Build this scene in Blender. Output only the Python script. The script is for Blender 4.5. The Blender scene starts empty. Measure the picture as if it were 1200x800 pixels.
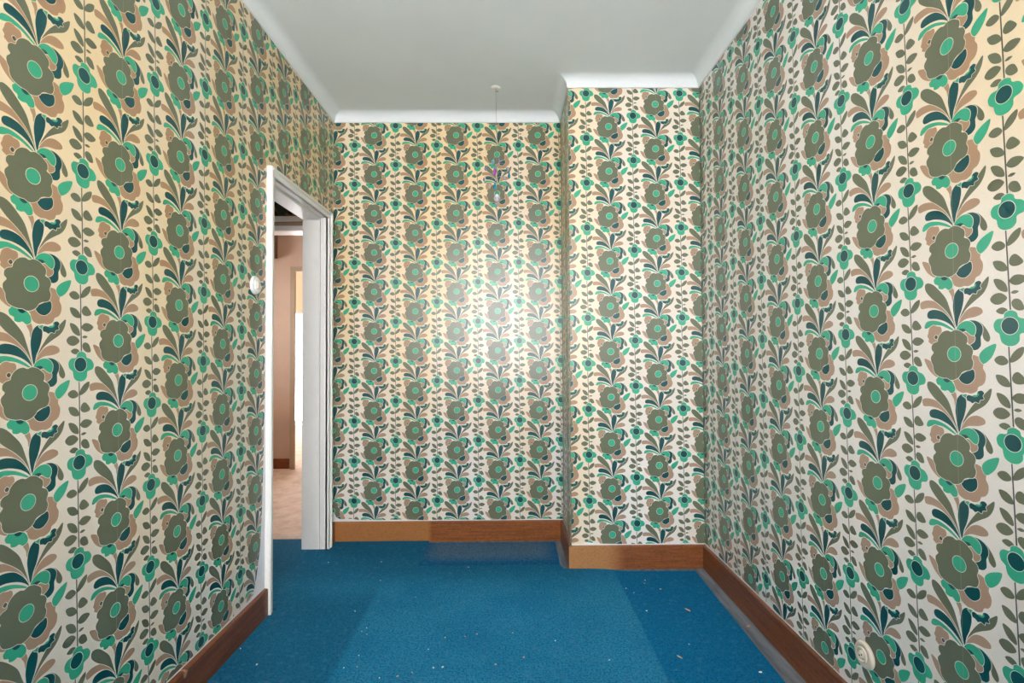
import bpy, bmesh, math, random
from mathutils import Vector, Matrix

random.seed(7)
scene = bpy.context.scene
COL = scene.collection

# ------------------------------------------------------------------ camera
EYE = 1.1986
PITCH, YAW, ROLL, FPX = 0.0214, 0.0099, -0.0054, 588.54
fw = Vector((math.sin(YAW) * math.cos(PITCH), math.cos(YAW) * math.cos(PITCH), math.sin(PITCH)))
rt = Vector((math.cos(YAW), -math.sin(YAW), 0))
up = rt.cross(fw)
r2 = rt * math.cos(ROLL) + up * math.sin(ROLL)
u2 = up * math.cos(ROLL) - rt * math.sin(ROLL)
cam_data = bpy.data.cameras.new('camera')
cam_data.sensor_width = 36.0
cam_data.lens = FPX / 1200.0 * 36.0
cam_data.clip_start = 0.02
cam = bpy.data.objects.new('camera', cam_data)
COL.objects.link(cam)
m = Matrix((r2, u2, -fw)).transposed().to_4x4()
m.translation = Vector((0, 0, EYE))
cam.matrix_world = m
scene.camera = cam

# ------------------------------------------------------------------ world, daylight, exposure
world = bpy.data.worlds.new('overcast_sky')
scene.world = world
world.use_nodes = True
bg = world.node_tree.nodes['Background']
bg.inputs['Color'].default_value = (0.98, 0.975, 1.0, 1)
bg.inputs['Strength'].default_value = 5.0
scene.view_settings.view_transform = 'Standard'
scene.view_settings.look = 'None'
scene.view_settings.gamma = 1.0
scene.view_settings.use_curve_mapping = False
scene.view_settings.exposure = 1.76
scene.cycles.diffuse_bounces = 8
scene.cycles.max_bounces = 14

def portal(name, loc, rot, sx, sy):
    l = bpy.data.lights.new(name, 'AREA')
    l.shape = 'RECTANGLE'; l.size = sx; l.size_y = sy
    l.cycles.is_portal = True
    o = bpy.data.objects.new(name, l); COL.objects.link(o)
    o.location = loc; o.rotation_euler = rot
    return o

# ------------------------------------------------------------------ room dimensions (metres)
XL, XR = -1.1141, 1.0939          # left and right wall planes
YF, YC, YB = -0.55, 2.8057, 3.2343  # window wall, chimney breast, back wall
XC = 0.3532                       # left cheek of the chimney breast
ZT = 2.6892                       # bottom of the cornice
COVE = 0.057
ZC = ZT + COVE                    # ceiling
BBH, BBT = 0.127, 0.018           # baseboard
TW = 0.14                         # wall thickness
XO = -1.257                       # hall side of the left wall
DY0, DY1, DZ = 2.368, 3.096, 2.034   # door opening
CY0, CY1, CZ = 2.327, 3.145, 2.074   # outer edge of the door casing
WX0, WX1, WZ0, WZ1 = -1.00, 0.84, 0.90, 2.60   # window opening behind the camera
HY, HY2 = 3.265, 3.365            # cross wall of the lobby
FY, FY2 = 5.241, 5.34             # end wall of the hall
GY = 8.5                          # far room glazed wall
HZ = 2.70
portal('daylight_portal_window', (0.5 * (WX0 + WX1), YF - 0.13, 0.5 * (WZ0 + WZ1)), (math.radians(90), 0, math.pi), WX1 - WX0, WZ1 - WZ0)

# ------------------------------------------------------------------ material helpers
def lin(c):
    return tuple(((v / 255.0) / 12.92 if v / 255.0 <= 0.04045 else ((v / 255.0 + 0.055) / 1.055) ** 2.4) for v in c) + (1.0,)

class NT:
    def __init__(self, name):
        self.m = bpy.data.materials.new(name); self.m.use_nodes = True
        self.t = self.m.node_tree; self.n = self.t.nodes
        self.bsdf = self.n['Principled BSDF']
        self.tc = self.n.new('ShaderNodeTexCoord')
    def link(self, a, b): self.t.links.new(a, b)
    def put(self, sock, v):
        if isinstance(v, bpy.types.NodeSocket): self.link(v, sock)
        else: sock.default_value = v
    def math(self, op, a, b=0.0, clamp=False):
        k = self.n.new('ShaderNodeMath'); k.operation = op; k.use_clamp = clamp
        self.put(k.inputs[0], a); self.put(k.inputs[1], b); return k.outputs[0]
    def xyz(self):
        s = self.n.new('ShaderNodeSeparateXYZ'); self.link(self.tc.outputs['Object'], s.inputs[0]); return s.outputs
    def scaled(self, sc):
        mp = self.n.new('ShaderNodeMapping'); self.link(self.tc.outputs['Object'], mp.inputs['Vector'])
        mp.inputs['Scale'].default_value = sc; return mp.outputs[0]
    def noise(self, sc=(1, 1, 1), scale=1.0, detail=3.0, rough=0.55):
        k = self.n.new('ShaderNodeTexNoise'); self.link(self.scaled(sc), k.inputs['Vector'])
        k.inputs['Scale'].default_value = scale; k.inputs['Detail'].default_value = detail; k.inputs['Roughness'].default_value = rough
        return k.outputs['Fac']
    def step(self, v, a, b):
        k = self.n.new('ShaderNodeMapRange'); k.interpolation_type = 'SMOOTHSTEP'
        self.put(k.inputs[0], v); k.inputs[1].default_value = a; k.inputs[2].default_value = b
        k.inputs[3].default_value = 0; k.inputs[4].default_value = 1; return k.outputs[0]
    def box(self, x0, x1, y0, y1, soft, wob=None):
        X, Y, Z = self.xyz()
        if wob is not None:
            X = self.math('ADD', X, wob); Y = self.math('ADD', Y, wob)
        a = self.math('MULTIPLY', self.step(X, x0 - soft, x0 + soft), self.math('SUBTRACT', 1.0, self.step(X, x1 - soft, x1 + soft)))
        b = self.math('MULTIPLY', self.step(Y, y0 - soft, y0 + soft), self.math('SUBTRACT', 1.0, self.step(Y, y1 - soft, y1 + soft)))
        return self.math('MULTIPLY', a, b)
    def mix(self, f, a, b, mode='MIX'):
        k = self.n.new('ShaderNodeMix'); k.data_type = 'RGBA'; k.blend_type = mode
        self.put(k.inputs[0], f); self.put(k.inputs[6], a); self.put(k.inputs[7], b); return k.outputs[2]
    def bump(self, h, strength, dist):
        k = self.n.new('ShaderNodeBump'); self.put(k.inputs['Height'], h)
        k.inputs['Strength'].default_value = strength; k.inputs['Distance'].default_value = dist
        self.link(k.outputs[0], self.bsdf.inputs['Normal'])
    def done(self, color, rough, spec=0.5):
        self.put(self.bsdf.inputs['Base Color'], color)
        self.put(self.bsdf.inputs['Roughness'], rough)
        self.bsdf.inputs['Specular IOR Level'].default_value = spec
        return self.m

# ---- wallpaper inks: every ink shares the ageing of the paper (yellowed towards the ceiling, in uneven patches)
def ink(name, rgb, stain=1.0, rough=0.30, spec=0.62):
    t = NT(name)
    X, Y, Z = t.xyz()
    n1 = t.noise((1, 1, 0.35), 2.6, 2.0)
    n2 = t.noise((7, 7, 0.6), 1.0, 2.0)
    h = t.step(Z, 0.2, 2.2)
    # the right wall yellowed only high up near the window
    rightw = t.step(X, 1.05, 1.08)
    near = t.math('MULTIPLY', t.step(t.math('MULTIPLY', Y, -1.0), -1.75, -0.95), t.step(Z, 1.25, 1.85))
    a = t.math('ADD', t.math('MULTIPLY', h, 0.70), t.math('MULTIPLY', t.math('SUBTRACT', n1, 0.5), 1.1))
    a = t.math('ADD', a, t.math('MULTIPLY', t.math('SUBTRACT', n2, 0.5), 0.9))
    a = t.math('ADD', a, 0.22, True)
    r = t.math('ADD', t.math('MULTIPLY', near, 0.75), t.math('MULTIPLY', a, 0.12), True)
    am = t.math('ADD', t.math('MULTIPLY', a, t.math('SUBTRACT', 1.0, rightw)), t.math('MULTIPLY', r, rightw))
    # the chimney breast stayed paler, yellowed only along its left arris
    chim = t.math('MULTIPLY', t.math('MULTIPLY', t.step(Y, 2.75, 2.79), t.math('SUBTRACT', 1.0, t.step(Y, 2.82, 2.86))), t.step(X, 0.30, 0.35))
    cs = t.math('ADD', t.math('MULTIPLY', a, 0.35), t.math('MULTIPLY', t.math('SUBTRACT', 1.0, t.step(X, 0.40, 0.60)), 0.45), True)
    am = t.math('ADD', t.math('MULTIPLY', am, t.math('SUBTRACT', 1.0, chim)), t.math('MULTIPLY', cs, chim))
    am = t.math('MULTIPLY', am, stain, True)
    base = lin(rgb)
    aged = tuple(base[i] * (0.99, 0.80, 0.48)[i] for i in range(3)) + (1,)
    fib = t.noise((1, 1, 1), 220.0, 2.0)
    c = t.mix(am, base, aged)
    c = t.mix(t.math('MULTIPLY', t.step(fib, 0.35, 0.7), 0.10), c, tuple(v * 0.72 for v in base[:3]) + (1,))
    t.bump(t.noise((1, 1, 1), 420.0, 2.0), 0.12, 0.0006)
    return t.done(c, rough, spec)

M = {}
M['paper'] = ink('wallpaper_cream_ground', (236, 230, 224))
M['olive'] = ink('wallpaper_olive_ink', (106, 112, 90), 0.3)
M['teal'] = ink('wallpaper_dark_teal_ink', (3, 77, 80), 0.1)
M['green'] = ink('wallpaper_jade_ink', (56, 174, 138), 0.3)
M['tan'] = ink('wallpaper_tan_ink', (176, 146, 124), 0.8)
M['dark'] = ink('wallpaper_dark_line_ink', (72, 82, 76), 0.2)
M['seam'] = ink('wallpaper_seam', (168, 165, 145), 0.4)

def plain(name, rgb, rough=0.6, spec=0.4, nscale=0, namp=0.1, bump=0.0, metal=0.0):
    t = NT(name); base = lin(rgb); c = base
    if nscale:
        n = t.noise((1, 1, 1), nscale, 4.0)
        c = t.mix(t.step(n, 0.3, 0.7), base, tuple(v * (1 - namp) for v in base[:3]) + (1,))
        if bump: t.bump(n, bump, 0.002)
    t.bsdf.inputs['Metallic'].default_value = metal
    return t.done(c, rough, spec)

M['plaster'] = plain('white_plaster_and_lit_edge', (236, 236, 238), 0.9, 0.2, 30, 0.05)  # torn-paper plaster, also the painted highlight along the baseboard tops
M['ceil'] = plain('ceiling_white_paint', (231, 234, 233), 0.85, 0.25, 2.2, 0.04)
M['cove'] = plain('cornice_white_paint', (231, 234, 234), 0.8, 0.25, 2.2, 0.04)
M['gloss'] = plain('white_gloss_door_paint', (238, 235, 230), 0.4, 0.45, 12, 0.03, 0.0)
M['gap'] = plain('dark_joint_filler', (70, 66, 60), 0.9, 0.1)
M['ivory'] = plain('ivory_bakelite', (222, 211, 194), 0.3, 0.5)
M['whiteplastic'] = plain('white_plastic', (244, 243, 240), 0.3, 0.5)
M['hole'] = plain('dark_socket_hole', (40, 32, 28), 0.6, 0.3)
M['wire'] = plain('thin_steel_wire', (150, 148, 145), 0.35, 0.5, metal=0.8)
M['brass'] = plain('dull_brass', (150, 110, 70), 0.35, 0.5, metal=0.8)
M['flake_white'] = plain('paint_flake_white', (232, 228, 220), 0.8, 0.2)
M['flake_tan'] = plain('wood_splinter_tan', (205, 170, 130), 0.8, 0.2)
M['flake_pink'] = plain('plaster_crumb_pink', (190, 140, 125), 0.9, 0.2)
M['hallwall'] = plain('hall_tan_wallpaper', (205, 178, 156), 0.75, 0.3, 5, 0.06)
M['halltrim'] = plain('hall_beige_paint', (176, 156, 130), 0.5, 0.4, 20, 0.05)
M['lobby_wall'] = plain('lobby_cream_paint', (200, 190, 176), 0.8, 0.3, 5, 0.06)
M['peach'] = plain('far_room_peach_wall', (246, 232, 212), 0.8, 0.3)
M['browncup'] = plain('brown_wood_cupboard', (120, 84, 58), 0.5, 0.4, 18, 0.15)
M['lobby_dark'] = plain('lobby_dark_paper', (52, 44, 38), 0.7, 0.3)
M['lobby_leaf'] = plain('lobby_brown_leaf_print', (128, 92, 62), 0.7, 0.3)
M['lobby_green'] = plain('lobby_green_leaf_print', (58, 72, 62), 0.7, 0.3)
M['outer'] = plain('masonry', (190, 186, 180), 0.9, 0.2, 8, 0.08)
M['wframe'] = plain('window_frame_white_paint', (238, 238, 236), 0.4, 0.5)

def wood(name, c1, c2, faded=None, chip=False, rough=0.33, soft=0.012):
    t = NT(name)
    g = t.noise((5, 5, 90), 1.0, 5.0, 0.65)
    s = t.noise((1, 1, 1.6), 62.0, 5.0, 0.8)
    c = t.mix(t.step(g, 0.3, 0.72), lin(c1), lin(c2))
    c = t.mix(t.math('MULTIPLY', t.step(s, 0.48, 0.66), 0.6), c, tuple(v * 0.5 for v in lin(c2)[:3]) + (1,))
    if faded:
        x, col = faded
        X, Y, Z = t.xyz()
        f = t.math('SUBTRACT', 1.0, t.step(X, x - soft, x + soft))
        f = t.math('MULTIPLY', f, t.math('ADD', 0.3, t.math('MULTIPLY', g, 0.75), True))
        c = t.mix(f, c, lin(col))
        c = t.mix(t.math('MULTIPLY', t.step(s, 0.5, 0.66), 0.4), c, tuple(v * 0.55 for v in lin(c1)[:3]) + (1,))
    if chip:
        X, Y, Z = t.xyz()
        d = t.math('ADD', t.math('ABSOLUTE', t.math('SUBTRACT', Y, 1.737)), t.math('MULTIPLY', t.math('ABSOLUTE', t.math('SUBTRACT', Z, 0.118)), 0.8))
        d = t.math('ADD', d, t.math('MULTIPLY', t.noise((1, 1, 1), 60, 3), 0.02))
        c = t.mix(t.math('SUBTRACT', 1.0, t.step(d, 0.020, 0.026)), c, lin((196, 150, 118)))
    t.bump(g, 0.08, 0.001)
    return t.done(c, rough, 0.5)
M['bb_back'] = wood('varnished_baseboard_back', (156, 94, 50), (120, 68, 34), (-0.495, (182, 124, 70)), soft=0.02)
M['bb_chim'] = wood('varnished_baseboard_chimney', (150, 92, 52), (118, 68, 38), (0.60, (190, 140, 90)), soft=0.06)
M['bb_dark'] = wood('varnished_baseboard_side', (136, 80, 44), (104, 56, 30), chip=True)
M['bb_right'] = wood('varnished_baseboard_right', (136, 80, 44), (104, 56, 30))
M['bb_hall'] = wood('varnished_baseboard_hall', (140, 76, 38), (104, 52, 26))

# ---- carpet: royal blue pile, faded where light and feet reached it, unfaded where furniture stood
def carpet_mat(name, piece=False):
    t = NT(name)
    f1 = t.noise((1, 1, 1), 120.0, 3.0, 0.75)
    f2 = t.noise((1, 1, 1), 60.0, 3.0, 0.75)
    big = t.noise((1, 1, 1), 3.2, 3.0)
    wob = t.math('MULTIPLY', t.math('SUBTRACT', t.noise((1, 1, 1), 9.0, 3.0), 0.5), 0.07)
    tiny = t.math('MULTIPLY', t.math('SUBTRACT', t.noise((1, 1, 1), 25.0, 3.0), 0.5), 0.016)
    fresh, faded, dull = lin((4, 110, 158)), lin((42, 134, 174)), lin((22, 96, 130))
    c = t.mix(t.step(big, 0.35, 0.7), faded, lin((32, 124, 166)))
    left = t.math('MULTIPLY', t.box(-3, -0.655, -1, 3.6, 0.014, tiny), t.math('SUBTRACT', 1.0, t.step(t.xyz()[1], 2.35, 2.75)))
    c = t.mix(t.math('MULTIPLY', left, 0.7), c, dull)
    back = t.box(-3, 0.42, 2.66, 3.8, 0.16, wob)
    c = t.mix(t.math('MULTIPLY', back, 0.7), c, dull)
    strip = t.box(0.578, 1.2, -1, 2.80, 0.006, tiny)
    c = t.mix(t.math('MULTIPLY', strip, 0.92), c, fresh)
    if piece:
        dust = t.box(-0.47, 0.25, 2.93, 3.20, 0.07, wob)
        c = t.mix(t.math('MULTIPLY', dust, 0.75), lin((14, 96, 144)), lin((96, 120, 138)))
    speck = t.math('MULTIPLY', t.step(f1, 0.44, 0.60), 0.62)
    c = t.mix(speck, c, lin((8, 52, 88)))
    c = t.mix(t.math('MULTIPLY', t.step(f2, 0.55, 0.70), 0.32), c, lin((104, 150, 176)))
    h = t.math('ADD', f1, t.math('MULTIPLY', f2, 0.8))
    t.bump(h, 0.8, 0.004)
    return t.done(c, 0.95, 0.1)
M['carpet'] = carpet_mat('blue_carpet_pile')
M['carpet_piece'] = carpet_mat('blue_carpet_offcut_pile', True)
t = NT('grey_underlay_boards')
n = t.noise((14, 2, 1), 2.0, 5.0)
c = t.mix(t.step(n, 0.3, 0.7), lin((128, 132, 138)), lin((92, 98, 106)))
t.bump(n, 0.2, 0.003)
M['underlay'] = t.done(c, 0.9, 0.2)
t = NT('hall_cream_carpet')
n = t.noise((1, 1, 1), 9.0, 5.0, 0.65); s = t.noise((1, 1, 1), 160.0, 2.0)
c = t.mix(t.step(n, 0.35, 0.7), lin((226, 208, 192)), lin((206, 182, 162)))
c = t.mix(t.math('MULTIPLY', t.step(s, 0.5, 0.7), 0.25), c, lin((176, 150, 130)))
t.bump(s, 0.3, 0.002)
M['hallfloor'] = t.done(c, 0.9, 0.2)

def glassy(name, rgb, tint=1.0):
    t = NT(name)
    t.bsdf.inputs['Transmission Weight'].default_value = 0.55
    t.bsdf.inputs['IOR'].default_value = 1.5
    return t.done(tuple(v for v in lin(rgb)), 0.03, 0.6)
M['clear'] = glassy('clear_crystal', (236, 232, 244))
M['lilac'] = glassy('lilac_crystal', (196, 170, 226))
M['magenta'] = glassy('magenta_crystal', (198, 92, 214))
M['cyan'] = glassy('turquoise_crystal', (10, 165, 205))
M['paleblue'] = glassy('pale_blue_crystal', (160, 215, 225))
def pane_mat():
    m_ = bpy.data.materials.new('window_glass'); m_.use_nodes = True
    nt = m_.node_tree; nt.nodes.clear()
    o = nt.nodes.new('ShaderNodeOutputMaterial'); mx = nt.nodes.new('ShaderNodeMixShader')
    a = nt.nodes.new('ShaderNodeBsdfTransparent'); b = nt.nodes.new('ShaderNodeBsdfGlossy'); b.inputs['Roughness'].default_value = 0.0
    fr = nt.nodes.new('ShaderNodeFresnel'); fr.inputs['IOR'].default_value = 1.45
    nt.links.new(fr.outputs[0], mx.inputs[0]); nt.links.new(a.outputs[0], mx.inputs[1]); nt.links.new(b.outputs[0], mx.inputs[2])
    nt.links.new(mx.outputs[0], o.inputs[0]); return m_
M['pane'] = pane_mat()

# ------------------------------------------------------------------ mesh helpers
class MB:
    def __init__(self): self.v, self.f, self.mi, self.mats, self.sm = [], [], [], [], []
    def slot(self, mat):
        if mat not in self.mats: self.mats.append(mat)
        return self.mats.index(mat)
    def face(self, pts, mat, smooth=False):
        b = len(self.v); self.v.extend(pts); self.f.append(tuple(range(b, b + len(pts)))); self.mi.append(self.slot(mat)); self.sm.append(smooth)
    def box(self, x0, x1, y0, y1, z0, z1, mat, bev=0.0):
        if bev <= 0:
            b = len(self.v)
            self.v += [(x, y, z) for z in (z0, z1) for x, y in ((x0, y0), (x1, y0), (x1, y1), (x0, y1))]
            fs = ((0, 3, 2, 1), (4, 5, 6, 7), (0, 1, 5, 4), (1, 2, 6, 5), (2, 3, 7, 6), (3, 0, 4, 7))
            for f in fs: self.f.append(tuple(b + i for i in f)); self.mi.append(self.slot(mat)); self.sm.append(False)
        else:
            bm = bmesh.new(); bmesh.ops.create_cube(bm, size=1.0)
            for v in bm.verts: v.co = Vector(((x0 + x1) / 2 + v.co.x * (x1 - x0), (y0 + y1) / 2 + v.co.y * (y1 - y0), (z0 + z1) / 2 + v.co.z * (z1 - z0)))
            bmesh.ops.bevel(bm, geom=bm.edges[:], offset=bev, segments=2, affect='EDGES')
            self.add_bm(bm, mat)
    def add_bm(self, bm, mat, smooth=False):
        bm.verts.ensure_lookup_table(); b = len(self.v)
        bm.verts.index_update()
        self.v += [tuple(v.co) for v in bm.verts]
        for f in bm.faces: self.f.append(tuple(b + v.index for v in f.verts)); self.mi.append(self.slot(mat)); self.sm.append(smooth)
        bm.free()
    def rings(self, rings, mat, cap=True, smooth=True, closed=True):
        b = len(self.v); n = len(rings[0])
        for r in rings: self.v += [tuple(p) for p in r]
        s = self.slot(mat)
        for i in range(len(rings) - 1):
            for j in range(n if closed else n - 1):
                k = (j + 1) % n
                self.f.append((b + i * n + j, b + i * n + k, b + (i + 1) * n + k, b + (i + 1) * n + j)); self.mi.append(s); self.sm.append(smooth)
        if cap:
            self.f.append(tuple(b + j for j in reversed(range(n)))); self.mi.append(s); self.sm.append(False)
            self.f.append(tuple(b + (len(rings) - 1) * n + j for j in range(n))); self.mi.append(s); self.sm.append(False)
    def lathe(self, prof, origin, axis, mat, seg=32, smooth=True, cap=True):
        a = Vector(axis).normalized(); x = a.orthogonal().normalized(); y = a.cross(x); o = Vector(origin)
        self.rings([[o + a * h + (x * math.cos(2 * math.pi * j / seg) + y * math.sin(2 * math.pi * j / seg)) * r for j in range(seg)] for r, h in prof], mat, cap, smooth)
    def tube(self, pts, r, mat, seg=6):
        pts = [Vector(p) for p in pts]; rings = []
        for i, p in enumerate(pts):
            d = (pts[min(i + 1, len(pts) - 1)] - pts[max(i - 1, 0)]).normalized()
            x = d.cross(Vector((0.13, 0.97, 0.21))).normalized(); y = d.cross(x)
            rings.append([p + (x * math.cos(2 * math.pi * j / seg) + y * math.sin(2 * math.pi * j / seg)) * r for j in range(seg)])
        self.rings(rings, mat)
    def build(self, name, parent=None):
        me = bpy.data.meshes.new(name); me.from_pydata(self.v, [], self.f)
        for k in self.mats: me.materials.append(M[k])
        me.polygons.foreach_set('material_index', self.mi); me.polygons.foreach_set('use_smooth', self.sm)
        me.update()
        o = bpy.data.objects.new(name, me); COL.objects.link(o)
        if parent: o.parent = parent
        return o

def tag(o, label, cat, group=None, kind=None):
    o['label'] = label; o['category'] = cat
    if group: o['group'] = group
    if kind: o['kind'] = kind
    return o
def empty(name, loc=(0, 0, 0)):
    o = bpy.data.objects.new(name, None); o.location = loc; o.empty_display_size = 0.05; COL.objects.link(o); return o
def part(mb, name, parent):
    """mesh built in world coordinates, re-based on its parent's location"""
    L = parent.location if parent.parent is None else parent.location + parent.parent.location
    mb.v = [(p[0] - L[0], p[1] - L[1], p[2] - L[2]) for p in mb.v]
    return mb.build(name, parent)

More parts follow.
